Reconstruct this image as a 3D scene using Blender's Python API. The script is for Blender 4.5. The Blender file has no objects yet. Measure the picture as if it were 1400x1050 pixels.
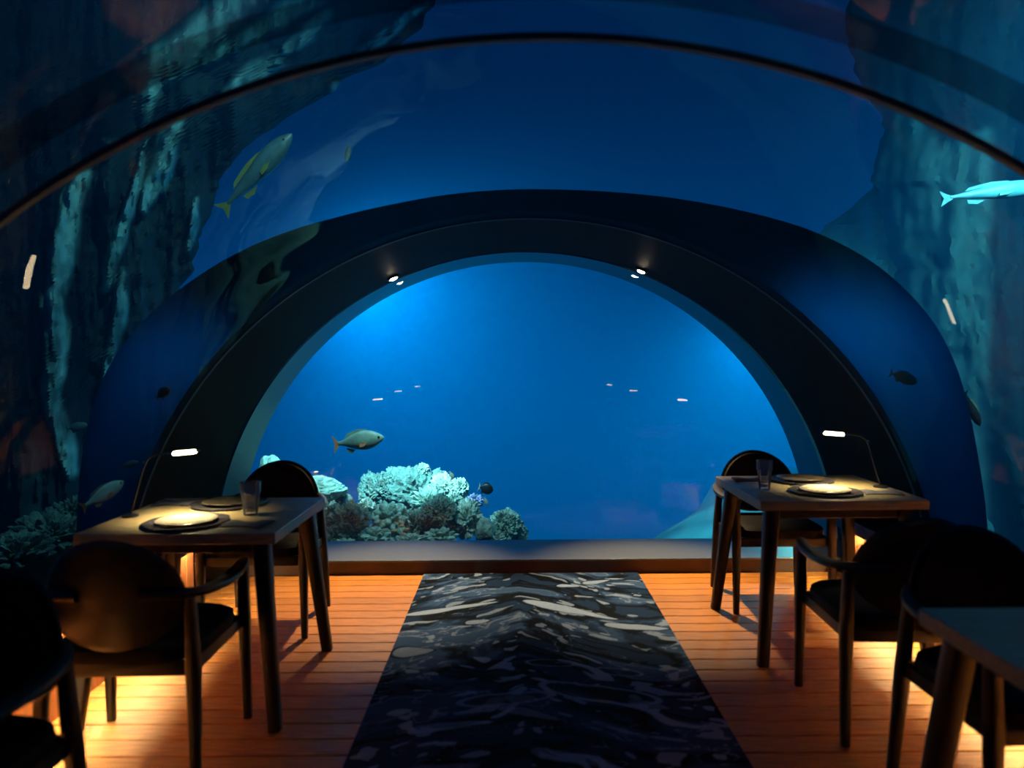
import bpy, bmesh, math, random
import numpy as np
from mathutils import Vector, Matrix, noise, Euler
random.seed(7)
PI = math.pi
C = bpy.context.scene.collection
sc = bpy.context.scene

# ------------------------------------------------------------------ camera
F = 1011.0; CZ = 1.43
cam_d = bpy.data.cameras.new('camera'); cam = bpy.data.objects.new('camera', cam_d); C.objects.link(cam)
cam_d.sensor_width = 36.0; cam_d.lens = F / 1400 * 36
cam.location = (0, 0, CZ)
cam.rotation_euler = (Matrix.Rotation(math.radians(0.1), 4, 'Z') @ Matrix.Rotation(math.radians(90 - 1.7), 4, 'X') @ Matrix.Rotation(math.radians(-0.45), 4, 'Z')).to_euler()
cam_d.dof.use_dof = True; cam_d.dof.focus_distance = 7.0; cam_d.dof.aperture_fstop = 1.6
cam_d.clip_end = 300
sc.camera = cam

# ------------------------------------------------------------------ render look
sc.view_settings.view_transform = 'Standard'; sc.view_settings.look = 'None'
sc.view_settings.gamma = 1.0; sc.view_settings.use_curve_mapping = False
sc.view_settings.exposure = 0.0
sc.cycles.use_denoising = True
sc.cycles.transparent_max_bounces = 16
sc.cycles.max_bounces = 8

# ------------------------------------------------------------------ world: open sea beyond the reef
w = bpy.data.worlds.new('open_sea'); sc.world = w; w.use_nodes = True
nt = w.node_tree; nt.nodes.clear()
wo = nt.nodes.new('ShaderNodeOutputWorld'); bg = nt.nodes.new('ShaderNodeBackground')
tc = nt.nodes.new('ShaderNodeTexCoord'); sp = nt.nodes.new('ShaderNodeSeparateXYZ'); cr = nt.nodes.new('ShaderNodeValToRGB')
mr = nt.nodes.new('ShaderNodeMapRange'); mr.inputs['From Min'].default_value = -1; mr.inputs['From Max'].default_value = 1
nt.links.new(tc.outputs['Generated'], sp.inputs[0]); nt.links.new(sp.outputs['Z'], mr.inputs['Value'])
nt.links.new(mr.outputs[0], cr.inputs[0]); nt.links.new(cr.outputs[0], bg.inputs[0]); nt.links.new(bg.outputs[0], wo.inputs[0])
cr.color_ramp.elements[0].position = 0.2; cr.color_ramp.elements[0].color = (0.0, 0.13, 0.30, 1)
cr.color_ramp.elements[1].position = 0.9; cr.color_ramp.elements[1].color = (0.0, 0.030, 0.075, 1)
e = cr.color_ramp.elements.new(0.5); e.color = (0.0, 0.145, 0.54, 1)
e = cr.color_ramp.elements.new(0.66); e.color = (0.0, 0.055, 0.165, 1)
bg.inputs[1].default_value = 1.0

def spot(name, loc, target, power, color, angle=80, blend=0.6, size=0.08):
    d = bpy.data.lights.new(name, 'SPOT'); d.energy = power; d.color = color
    d.spot_size = math.radians(angle); d.spot_blend = blend; d.shadow_soft_size = size
    o = bpy.data.objects.new(name, d); C.objects.link(o); o.location = loc
    o.rotation_euler = (Vector(target) - Vector(loc)).to_track_quat('-Z', 'Y').to_euler()
    return o

# underwater floodlights outside the shell, and added fill lights
spot('reef_floodlight_a', (-1.45, 6.3, 2.35), (-1.0, 10.5, 1.3), 6000, (0.45, 0.9, 1.0), 100, 0.9, 0.15)
spot('reef_floodlight_b', (-0.9, 6.3, 2.6), (-1.0, 7.9, 0.0), 180, (0.75, 1.0, 0.95), 85, 0.9, 0.15)
spot('reef_floodlight_c', (2.15, 6.3, 1.95), (3.6, 10.5, -0.4), 2600, (0.4, 0.95, 1.0), 90, 0.9, 0.15)
spot('right_cliff_fill', (3.6, 3.0, 3.8), (6.2, 9.0, 1.2), 1500, (0.35, 0.95, 1.0), 120, 0.9, 0.2)  # added unseen light that brightens the right cliff
spot('left_cliff_fill', (-0.4, 3.6, 4.6), (-4.2, 6.2, 2.2), 300, (0.45, 0.95, 1.0), 95, 0.9, 0.2)  # added unseen light above the vault for the left rock wall
spot('collar_glow_fill', (-1.88, 4.75, 1.62), (-2.1, 4.2, 1.3), 16, (0.3, 0.8, 1.0), 150, 0.6, 0.1)  # added hidden light, makes the collar glow from behind
spot('collar_glow_fill', (1.85, 4.85, 1.95), (2.4, 4.0, 1.4), 70, (0.3, 0.8, 1.0), 150, 0.6, 0.1)  # added hidden light for the glow of the right collar side
spot('sand_glow_fill', (5.2, 13.0, 3.0), (3.2, 12.0, -1.0), 1500, (0.4, 1.0, 0.95), 130, 0.9, 0.2)  # added light hidden behind the arch, for cyan glow over the sand
# downlights recessed in the arch
spot('arch_downlight_beam', (-0.84, 5.2, 2.02), (-0.80, 4.6, 0.0), 640, (1.0, 0.72, 0.36), 58, 0.9, 0.03)
spot('arch_downlight_beam', (0.92, 5.2, 2.02), (0.90, 4.6, 0.0), 640, (1.0, 0.72, 0.36), 58, 0.9, 0.03)

# ------------------------------------------------------------------ materials
def mat(name, color=(0.5, 0.5, 0.5), rough=0.5, metal=0.0, emit=None, strength=0.0, var=0.0, scale=8.0, stretch=(1, 1, 1),
        bump=0.0, bump_scale=40.0, color2=None, spec=0.5, random_var=0.0):
    m = bpy.data.materials.new(name); m.use_nodes = True
    n = m.node_tree.nodes; l = m.node_tree.links; b = n['Principled BSDF']
    b.inputs['Base Color'].default_value = (*color, 1); b.inputs['Roughness'].default_value = rough
    b.inputs['Metallic'].default_value = metal; b.inputs['Specular IOR Level'].default_value = spec
    if emit:
        b.inputs['Emission Color'].default_value = (*emit, 1); b.inputs['Emission Strength'].default_value = strength
    if var or color2 or bump:
        t = n.new('ShaderNodeTexCoord'); mp = n.new('ShaderNodeMapping'); mp.inputs['Scale'].default_value = stretch
        l.new(t.outputs['Object'], mp.inputs[0])
    if var or color2:
        no = n.new('ShaderNodeTexNoise'); no.inputs['Scale'].default_value = scale; no.inputs['Detail'].default_value = 5
        l.new(mp.outputs[0], no.inputs[0])
        r = n.new('ShaderNodeValToRGB'); l.new(no.outputs[0], r.inputs[0])
        r.color_ramp.elements[0].position = 0.35; r.color_ramp.elements[1].position = 0.65
        c2 = color2 or tuple(min(1, c * (1 + var)) for c in color); c1 = color if color2 else tuple(c * (1 - var) for c in color)
        r.color_ramp.elements[0].color = (*c1, 1); r.color_ramp.elements[1].color = (*c2, 1)
        out = r.outputs[0]
        if random_var:
            oi = n.new('ShaderNodeObjectInfo'); m2 = n.new('ShaderNodeMapRange')
            m2.inputs['To Min'].default_value = 1 - random_var; m2.inputs['To Max'].default_value = 1 + random_var
            l.new(oi.outputs['Random'], m2.inputs['Value'])
            vm = n.new('ShaderNodeVectorMath'); vm.operation = 'SCALE'; l.new(out, vm.inputs[0]); l.new(m2.outputs[0], vm.inputs['Scale'])
            out = vm.outputs[0]
        l.new(out, b.inputs['Base Color'])
    if bump:
        nb = n.new('ShaderNodeTexNoise'); nb.inputs['Scale'].default_value = bump_scale; nb.inputs['Detail'].default_value = 6
        l.new(mp.outputs[0], nb.inputs[0])
        bp = n.new('ShaderNodeBump'); bp.inputs['Strength'].default_value = bump; bp.inputs['Distance'].default_value = 0.02
        l.new(nb.outputs[0], bp.inputs['Height']); l.new(bp.outputs[0], b.inputs['Normal'])
    return m

def clear_mat(name, tint=(1, 1, 1), gloss=True, ior=1.49, rough=0.0, ripple=0.0, cap=1.0):
    m = bpy.data.materials.new(name); m.use_nodes = True
    n = m.node_tree.nodes; l = m.node_tree.links; n.clear()
    o = n.new('ShaderNodeOutputMaterial'); t = n.new('ShaderNodeBsdfTransparent'); t.inputs[0].default_value = (*tint, 1)
    if not gloss:
        l.new(t.outputs[0], o.inputs[0]); return m
    g = n.new('ShaderNodeBsdfGlossy'); g.inputs['Roughness'].default_value = rough
    f = n.new('ShaderNodeFresnel'); f.inputs[0].default_value = ior; mx = n.new('ShaderNodeMixShader')
    mn = n.new('ShaderNodeMath'); mn.operation = 'MINIMUM'; mn.inputs[1].default_value = cap; l.new(f.outputs[0], mn.inputs[0])
    l.new(mn.outputs[0], mx.inputs[0]); l.new(t.outputs[0], mx.inputs[1]); l.new(g.outputs[0], mx.inputs[2]); l.new(mx.outputs[0], o.inputs[0])
    if ripple:
        tc = n.new('ShaderNodeTexCoord'); no = n.new('ShaderNodeTexNoise'); no.inputs['Scale'].default_value = 0.9
        no.inputs['Detail'].default_value = 1.5
        l.new(tc.outputs['Object'], no.inputs[0]); bp = n.new('ShaderNodeBump'); bp.inputs['Strength'].default_value = 1.0
        bp.inputs['Distance'].default_value = ripple; l.new(no.outputs[0], bp.inputs['Height'])
        l.new(bp.outputs[0], g.inputs['Normal'])
    return m

M = {}
M['teak'] = mat('teak_deck', (0.29, 0.106, 0.018), 0.45, spec=0.25, var=0.3, scale=5, stretch=(1.2, 14, 14), random_var=0.16, bump=0.12, bump_scale=30)
M['groove'] = mat('deck_underlay', (0.02, 0.012, 0.008), 0.8)
M['cladding'] = mat('wall_cladding_wood', (0.30, 0.095, 0.028), 0.45, var=0.3, scale=4, stretch=(14, 14, 1.3), random_var=0.12)
M['riser'] = mat('dark_riser_wood', (0.055, 0.02, 0.01), 0.5, var=0.3, scale=6)
M['sill'] = mat('grey_sill', (0.06, 0.068, 0.08), 0.3, var=0.08, scale=30, bump=0.05, bump_scale=90)
M['arch'] = mat('black_brown_arch', (0.0045, 0.003, 0.002), 0.6, var=0.25, scale=3, spec=0.03)
M['archtrim'] = mat('arch_edge_trim', (0.02, 0.035, 0.04), 0.5, spec=0.2)
M['reveal'] = mat('acrylic_edge', (0.035, 0.085, 0.12), 0.35)
M['seal'] = mat('joint_seal', (0.02, 0.012, 0.007), 0.5)
M['darkwood'] = mat('dark_stained_wood', (0.006, 0.0035, 0.0025), 0.4, spec=0.25, var=0.35, scale=6, stretch=(8, 8, 1.2))
M['chairwood'] = mat('dark_chair_wood', (0.006, 0.004, 0.003), 0.36, spec=0.35, var=0.3, scale=7)
M['leather'] = mat('black_leather', (0.004, 0.0038, 0.004), 0.6, spec=0.06, bump=0.12, bump_scale=120)
M['tabletop'] = mat('grey_brown_tabletop', (0.20, 0.155, 0.075), 0.42, var=0.22, scale=6, stretch=(1.5, 12, 12))
M['black'] = mat('black_metal', (0.012, 0.012, 0.013), 0.3, 0.6)
M['chrome'] = mat('satin_chrome', (0.6, 0.6, 0.58), 0.2, 1.0)
M['plate'] = mat('cream_stoneware', (0.34, 0.30, 0.22), 0.16)
M['platedark'] = mat('dark_glazed_stoneware', (0.07, 0.06, 0.04), 0.15)
M['charger'] = mat('dark_charger', (0.05, 0.045, 0.05), 0.18, 0.3)
M['napkin'] = mat('charcoal_linen', (0.035, 0.038, 0.05), 0.9, var=0.2, scale=60)
M['lampglow'] = mat('lamp_diffuser', (1, 0.9, 0.7), 0.5, emit=(1.0, 0.80, 0.48), strength=24)
M['lampdim'] = mat('lamp_diffuser_dimmed', (1, 0.9, 0.7), 0.5, emit=(1.0, 0.80, 0.48), strength=16)
M['downglow'] = mat('downlight_lens', (1, 0.9, 0.7), 0.5, emit=(1.0, 0.82, 0.55), strength=160)
M['led'] = mat('led_strip', (1, 0.9, 0.6), 0.5, emit=(1.0, 0.84, 0.42), strength=360)
M['glass'] = clear_mat('tumbler_glass', (0.90, 0.93, 0.95), ior=1.5)
def tumbler_mat(name, tint, haze):
    m = clear_mat(name, tint, ior=1.5); n = m.node_tree.nodes; l = m.node_tree.links
    out = [x for x in n if x.type == 'OUTPUT_MATERIAL'][0]; src = out.inputs[0].links[0].from_socket
    d = n.new('ShaderNodeBsdfDiffuse'); d.inputs[0].default_value = (0.7, 0.72, 0.75, 1); mx = n.new('ShaderNodeMixShader'); mx.inputs[0].default_value = haze
    l.new(src, mx.inputs[1]); l.new(d.outputs[0], mx.inputs[2]); l.new(mx.outputs[0], out.inputs[0]); return m
M['glass'] = tumbler_mat('tumbler_glass', (0.95, 0.97, 0.98), 0.07)
M['glassbase'] = clear_mat('blue_glass_base', (0.25, 0.35, 0.65), ior=1.5)
M['vault'] = clear_mat('acrylic_inner_face', (0.93, 0.97, 0.99), ior=1.49, ripple=0.03, cap=0.026)
M['pane'] = clear_mat('window_inner_face', (0.93, 0.97, 0.99), ior=1.49)
M['clear'] = clear_mat('acrylic_outer_face', (0.98, 0.99, 1.0), gloss=False)
M['coral_pale'] = mat('pale_coral', (0.24, 0.36, 0.29), 0.8, var=0.45, scale=14, bump=0.8, bump_scale=40)
M['coral_dim'] = mat('grey_green_coral', (0.085, 0.15, 0.125), 0.85, var=0.35, scale=20, bump=0.8, bump_scale=60)
M['coral_white'] = mat('bright_coral', (0.36, 0.46, 0.38), 0.75, var=0.4, scale=20, bump=0.6, bump_scale=50)
M['coral_mauve'] = mat('mauve_coral', (0.22, 0.22, 0.38), 0.8, var=0.3, scale=20, bump=0.7, bump_scale=50)
M['rock'] = mat('dark_reef_rock', (0.05, 0.075, 0.07), 0.9, var=0.5, scale=1.6, stretch=(1, 1, 0.25), bump=0.9, bump_scale=9)
M['crust'] = mat('encrusted_ridge', (0.30, 0.48, 0.44), 0.85, var=0.55, scale=7, stretch=(2, 2, 0.5), bump=1.0, bump_scale=24)
M['cliff'] = mat('right_cliff_rock', (0.09, 0.16, 0.15), 0.9, var=0.5, scale=1.2, stretch=(1, 1, 0.2), bump=0.8, bump_scale=6)
M['sand'] = mat('reef_sand', (0.06, 0.15, 0.16), 0.9, var=0.6, scale=0.7, bump=0.6, bump_scale=6)

def reflect_band_mat():
    """collar: reflection in the acrylic painted in, dark above, blue at the sides"""
    m = bpy.data.materials.new('collar_reflection'); m.use_nodes = True
    n = m.node_tree.nodes; l = m.node_tree.links; n.clear()
    o = n.new('ShaderNodeOutputMaterial'); t = n.new('ShaderNodeBsdfTranslucent'); t.inputs[0].default_value = (0.006, 0.15, 0.27, 1)
    d = n.new('ShaderNodeBsdfPrincipled'); d.inputs['Base Color'].default_value = (0.006, 0.008, 0.010, 1); d.inputs['Roughness'].default_value = 0.6; d.inputs['Specular IOR Level'].default_value = 0.1
    tc = n.new('ShaderNodeTexCoord'); sp = n.new('ShaderNodeSeparateXYZ'); mr = n.new('ShaderNodeMapRange'); mr.interpolation_type = 'SMOOTHSTEP'
    mr.inputs['From Min'].default_value = 1.45; mr.inputs['From Max'].default_value = 2.25
    l.new(tc.outputs['Object'], sp.inputs[0]); l.new(sp.outputs['Z'], mr.inputs['Value'])
    mx = n.new('ShaderNodeMixShader'); l.new(mr.outputs[0], mx.inputs[0]); l.new(t.outputs[0], mx.inputs[1]); l.new(d.outputs[0], mx.inputs[2]); l.new(mx.outputs[0], o.inputs[0])
    return m
M['reflect_band'] = reflect_band_mat()  # reflection around the arch, put into the colour as a gradient

# sea water volume
wm = bpy.data.materials.new('sea_water'); wm.use_nodes = True
n = wm.node_tree.nodes; l = wm.node_tree.links; n.clear()
o_ = n.new('ShaderNodeOutputMaterial'); vs = n.new('ShaderNodeVolumeScatter'); va = n.new('ShaderNodeVolumeAbsorption'); ad = n.new('ShaderNodeAddShader')
vs.inputs['Color'].default_value = (0.0, 0.36, 0.95, 1); vs.inputs['Density'].default_value = 0.04; vs.inputs['Anisotropy'].default_value = 0.2
va.inputs['Color'].default_value = (0.0, 0.72, 0.95, 1); va.inputs['Density'].default_value = 0.10
l.new(vs.outputs[0], ad.inputs[0]); l.new(va.outputs[0], ad.inputs[1]); l.new(ad.outputs[0], o_.inputs['Volume'])
M['water'] = wm

# ------------------------------------------------------------------ helpers
def link(name, me, m, parent=None, smooth=True, loc=None, sharp=40):
    o = bpy.data.objects.new(name, me); C.objects.link(o)
    if m is not None:
        for x in (m if isinstance(m, (list, tuple)) else [m]): me.materials.append(x)
    if smooth:
        me.polygons.foreach_set('use_smooth', [True] * len(me.polygons))
        if sharp: me.set_sharp_from_angle(angle=math.radians(sharp))
    if parent is not None: o.parent = parent
    if loc is not None: o.location = loc
    return o
def obj(name, bm, m, parent=None, smooth=True, loc=None, sharp=40):
    me = bpy.data.meshes.new(name); bmesh.ops.recalc_face_normals(bm, faces=bm.faces); bm.to_mesh(me); bm.free()
    return link(name, me, m, parent, smooth, loc, sharp)
def tag(o, label=None, cat=None, group=None, kind=None):
    if label: o['label'] = label
    if cat: o['category'] = cat
    if group: o['group'] = group
    if kind: o['kind'] = kind
    return o
def struct(o, label=None):
    o['kind'] = 'structure'
    if label: o['label'] = label
    return o
def thing(name, label, cat, loc=(0, 0, 0), rz=0, group=None):
    o = bpy.data.objects.new(name, None); C.objects.link(o); o.location = loc; o.rotation_euler = (0, 0, rz)
    o.empty_display_size = 0.1
    return tag(o, label, cat, group)
def copy_tree(o, parent=None):
    c = o.copy(); C.objects.link(c); c.parent = parent
    for ch in [x for x in bpy.data.objects if x.parent == o]: copy_tree(ch, c)
    return c
def P(px, py, D):
    return Vector(((px - 702) / F * D, D, CZ - (py - 495) / F * D))

def box(x0, x1, y0, y1, z0, z1, bev=0.0, seg=2, bm=None):
    bm2 = bmesh.new()
    bmesh.ops.create_cube(bm2, size=1)
    for v in bm2.verts:
        v.co = Vector(((x0 + x1) / 2 + v.co.x * (x1 - x0), (y0 + y1) / 2 + v.co.y * (y1 - y0), (z0 + z1) / 2 + v.co.z * (z1 - z0)))
    if bev: bmesh.ops.bevel(bm2, geom=bm2.edges[:], offset=bev, segments=seg, profile=0.5, affect='EDGES')
    return bm2
def loft(rings, closed_ring=True, cap=True, bm=None):
    bm = bm or bmesh.new(); vs = [[bm.verts.new(p) for p in r] for r in rings]
    for a, b in zip(vs[:-1], vs[1:]):
        k = len(a)
        for i in range(k if closed_ring else k - 1):
            j = (i + 1) % k; bm.faces.new((a[i], a[j], b[j], b[i]))
    if cap and closed_ring:
        bm.faces.new(vs[0][::-1]); bm.faces.new(vs[-1])
    return bm
def sweep(pts, sizes, seg=12, power=2.0, up=Vector((0, 0, 1)), bm=None):
    """tube along pts; sizes = (half width, half height) each; superellipse section"""
    pts = [Vector(p) for p in pts]; rings = []
    for i, p in enumerate(pts):
        t = (pts[min(i + 1, len(pts) - 1)] - pts[max(i - 1, 0)]).normalized()
        u = up if abs(t.dot(up)) < 0.97 else Vector((0, 1, 0))
        s = t.cross(u).normalized(); v = s.cross(t).normalized(); a, b = sizes[i] if isinstance(sizes, list) else sizes
        ring = []
        for k in range(seg):
            th = 2 * PI * k / seg; c, d = math.cos(th), math.sin(th)
            ring.append(p + s * (a * math.copysign(abs(c) ** (2 / power), c)) + v * (b * math.copysign(abs(d) ** (2 / power), d)))
        rings.append(ring)
    return loft(rings, bm=bm)
def smooth_pts(pts, n=6):
    pts = [Vector(p) for p in pts]; out = []
    for i in range(len(pts) - 1):
        p0 = pts[max(i - 1, 0)]; p1 = pts[i]; p2 = pts[i + 1]; p3 = pts[min(i + 2, len(pts) - 1)]
        for k in range(n):
            t = k / n
            out.append(0.5 * ((2 * p1) + (p2 - p0) * t + (2 * p0 - 5 * p1 + 4 * p2 - p3) * t * t + (3 * p1 - p0 - 3 * p2 + p3) * t ** 3))
    out.append(pts[-1]); return out
def lathe(prof, seg=40, wob=None):
    bm = bmesh.new(); rings = []
    for r, z in prof:
        ring = []
        for k in range(seg):
            a = 2 * PI * k / seg; rr = r * (1 + (wob(a, r) if wob else 0))
            ring.append((rr * math.cos(a), rr * math.sin(a), z))
        rings.append(ring)
    return loft(rings, bm=bm)

# ------------------------------------------------------------------ the shell: circle centre and radius
AX, AZ, R = 0.08, -0.10, 2.35
def arc_shell(y0, y1, r0, r1, a0, a1, seg=96, r1f=None):
    """closed arched shell between radii r0 (inner) and r1 (outer); material 0 inner face, 1 rest"""
    bm = bmesh.new(); rings = []
    for i in range(seg + 1):
        a = a0 + (a1 - a0) * i / seg; ro = r1f(a) if r1f else r1
        c, s = math.cos(a), math.sin(a)
        rings.append([bm.verts.new((AX + r * c, y, AZ + r * s)) for r, y in ((r0, y0), (r0, y1), (ro, y1), (ro, y0))])
    for a, b in zip(rings[:-1], rings[1:]):
        for k in range(4):
            f = bm.faces.new((a[k], a[(k + 1) % 4], b[(k + 1) % 4], b[k])); f.material_index = 0 if k == 0 else 1
    bm.faces.new(rings[0][::-1]).material_index = 1; bm.faces.new(rings[-1]).material_index = 1
    return bm
YB = -3.6                                            # back wall
YJ, YA, YW, YR = 1.9, 4.25, 5.5, 6.1                 # joint, arch front, window, reveal end
aL = math.asin((0.47 - AZ) / R)
joints = [YB, -0.6, YJ, YA]
ceil = bpy.data.objects.new('ceiling', None); C.objects.link(ceil); struct(ceil, 'arched clear acrylic ceiling of the undersea room')
for i in range(3):
    obj('acrylic_panel', arc_shell(joints[i] + 0.012, joints[i + 1] - 0.012, R, R + 0.09, aL, PI - aL), [M['vault'], M['clear']], ceil)
for y in (-0.6, YJ):
    obj('joint_seal', arc_shell(y - 0.011, y + 0.011, R - 0.006, R + 0.012, aL, PI - aL), [M['seal'], M['seal']], ceil)
band = clear_mat('joint_band', (0.42, 0.46, 0.48), gloss=False)
obj('joint_band', arc_shell(YJ - 0.15, YJ - 0.013, R + 0.092, R + 0.115, aL, PI - aL), [band, M['clear']], ceil)

# black arch ring
a0 = math.asin((0.0 - AZ) / R)
o = struct(obj('wall_back_arch', arc_shell(YA, YW, R, R + 0.035, a0, PI - a0, 128), [M['arch'], M['arch']]), 'black arch framing the end window')
o.name = 'wall_arch'
obj('edge_trim', arc_shell(YA - 0.03, YA - 0.002, R - 0.006, R + 0.035, a0, PI - a0, 128), [M['archtrim'], M['archtrim']], o)
def rf(a):
    L_ = ([0, 11.6, 21, 30.5, 35, 45, 53.4, 62, 71, 88], [2.51, 2.528, 2.565, 2.656, 2.71, 2.79, 2.86, 2.84, 2.73, 2.60])
    R_ = ([0, 10, 17, 26, 39, 49, 58.6, 67, 88], [2.51, 2.53, 2.58, 2.66, 2.84, 2.92, 2.90, 2.78, 2.65])
    acc = 0
    for k in range(-4, 5):
        d = math.degrees(a) - 90 + k * 1.5; t = L_ if d > 0 else R_
        acc += float(np.interp(abs(d), t[0], t[1]))
    return acc / 9
struct(obj('trim_1', arc_shell(YA + 0.0, YA + 0.10, R + 0.037, 0, a0, PI - a0, 160, rf), [M['reflect_band'], M['reflect_band']]), 'collar added to stand in for the reflection around the arch, dark above and blue at the sides')
# reveal of the thick window
struct(obj('trim_4', arc_shell(YW + 0.06, YR, R, R + 0.16, a0, PI - a0, 128), [M['reveal'], M['reveal']]), 'blue grey reveal of the thick end window')
# window pane
bm = bmesh.new(); prof = []
aw = math.asin((0.10 - AZ) / (R - 0.003))
for i in range(97):
    a = aw + (PI - 2 * aw) * i / 96; prof.append((AX + (R - 0.003) * math.cos(a), AZ + (R - 0.003) * math.sin(a)))
f1 = [bm.verts.new((x, YW + 0.002, z)) for x, z in prof]; f2 = [bm.verts.new((x, YW + 0.055, z)) for x, z in prof]
bm.faces.new(f1).material_index = 0; bm.faces.new(f2[::-1]).material_index = 1
for i in range(97):
    j = (i + 1) % 97; bm.faces.new((f1[i], f2[i], f2[j], f1[j])).material_index = 1
me = bpy.data.meshes.new('window_1'); bm.to_mesh(me); bm.free()
struct(link('window_1', me, [M['pane'], M['clear']], smooth=False), 'half round end window onto the reef')

# downlights
for x, lab in ((-0.86, 'round recessed downlight on the left shoulder of the black arch'), (0.93, 'round recessed downlight on the right shoulder of the black arch')):
    z = AZ + math.sqrt((R - 0.012) ** 2 - (x - AX) ** 2)
    t = thing('downlight', lab, 'downlight', (x, 5.36, z), 0, None)
    tilt = math.atan2(x - AX, z - AZ)
    t.rotation_euler = (0, tilt, 0)
    b = obj('bezel', lathe([(0.026, -0.004), (0.042, -0.004), (0.046, 0.0), (0.046, 0.012), (0.026, 0.012)], 32), M['black'], t)
    b = obj('lens', lathe([(0.001, -0.010), (0.02, -0.010), (0.030, -0.003), (0.030, 0.008), (0.001, 0.008)], 32), M['downglow'], t)

# ------------------------------------------------------------------ floor, sill, side walls
XL, XR = -1.86, 2.08
fl = struct(obj('floor', box(-2.3, 2.46, YB, 4.96, -0.20, -0.022), M['groove'], smooth=False))
pw = 0.121
pm = box(-2.08, 2.08, -pw / 2 + 0.004, pw / 2 - 0.004, -0.022, 0, 0.0025, 1)
pme = bpy.data.meshes.new('plank'); pm.to_mesh(pme); pm.free(); pme.materials.append(M['teak'])
y = 4.955 - pw / 2; k = 0
while y > YB + pw / 2:
    o = bpy.data.objects.new('plank', pme); C.objects.link(o); o.parent = fl; o.location = (0.11, y, 0); y -= pw
# sill step at the end window
s = struct(obj('trim_5', box(-2.26, 2.42, 4.96, 5.5, -0.2, 0.085), M['riser'], smooth=False), 'low step under the end window')
obj('sill_top', box(-2.25, 2.41, 4.945, 5.5, 0.085, 0.10, 0.004, 2), M['sill'], s, False)
for side, X in (('left', XL), ('right', XR)):
    sg = -1 if side == 'left' else 1
    xo = AX + sg * (R + 0.09)
    wl = struct(obj('wall_' + side, box(min(X + sg * 0.022, xo), max(X + sg * 0.022, xo), YB, YA, -0.02, 0.44), M['groove'], smooth=False))
    bw = 0.096
    bb = box(-0.011, 0.011, -bw / 2 + 0.0025, bw / 2 - 0.0025, 0.0, 0.44, 0.002, 1)
    bme = bpy.data.meshes.new('board'); bb.to_mesh(bme); bb.free(); bme.materials.append(M['cladding'])
    YE = YA if sg < 0 else 4.66
    if sg > 0: obj('wall_end', box(X + 0.022, 2.315, YA + 0.001, YE, -0.02, 0.44), M['groove'], wl, False)
    y = YE - 0.05
    while y > 0.9:
        o = bpy.data.objects.new('board', bme); C.objects.link(o); o.parent = wl; o.location = (X + sg * 0.0105, y, 0); y -= bw
    xa, xb = (xo - 0.0, X + 0.07) if sg < 0 else (X - 0.07, xo)
    cap = struct(obj('trim_6' if sg < 0 else 'trim_7', box(xa, xb, YB, YA - 0.002, 0.441, 0.468, 0.004, 2), M['darkwood'], smooth=False), 'dark ledge along the %s glass wall' % side)
    obj('added_led_lip', box(min(X - sg * 0.062, X - sg * 0.07), max(X - sg * 0.062, X - sg * 0.07), YB, YE - 0.002, 0.393, 0.441), M['darkwood'], cap, False)  # lip added to limit how far the strip lights the floor
    if sg > 0: obj('ledge_end', box(X - 0.07, 2.32, YA - 0.001, YE, 0.441, 0.468), M['darkwood'], cap, False)
    xs = X - sg * 0.030
    led = obj('light_strip', box(xs - 0.012, xs + 0.012, 0.6, YE - 0.06, 0.430, 0.4405, 0, 1), M['led'], cap, False)
# back wall behind the viewer
struct(obj('wall_back', box(-2.5, 2.66, YB - 0.1, YB, -0.2, 2.5), M['riser'], smooth=False))

# ------------------------------------------------------------------ sea water body (closed volume with the room cut out)
bm = bmesh.new()
bmesh.ops.create_icosphere(bm, subdivisions=4, radius=42)
for v in bm.verts: v.co.y += 3
ring = []
rr = R + 0.118
a2 = math.asin((-0.21 - AZ) / rr)
prof = [(AX + rr * math.cos(a2 + (PI - 2 * a2) * i / 64), AZ + rr * math.sin(a2 + (PI - 2 * a2) * i / 64)) for i in range(65)]
A = [bm.verts.new((x, YB - 0.15, z)) for x, z in prof]; B = [bm.verts.new((x, 5.56, z)) for x, z in prof]
fs = [bm.faces.new(A), bm.faces.new(B[::-1])]
for i in range(65):
    j = (i + 1) % 65; fs.append(bm.faces.new((A[i], B[i], B[j], A[j])))
bmesh.ops.recalc_face_normals(bm, faces=fs)
bmesh.ops.reverse_faces(bm, faces=fs)
me = bpy.data.meshes.new('sea_water'); bm.to_mesh(me); bm.free()
wob_ = link('sea_water', me, M['water'], smooth=False); struct(wob_, 'blue sea water around the room')

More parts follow.
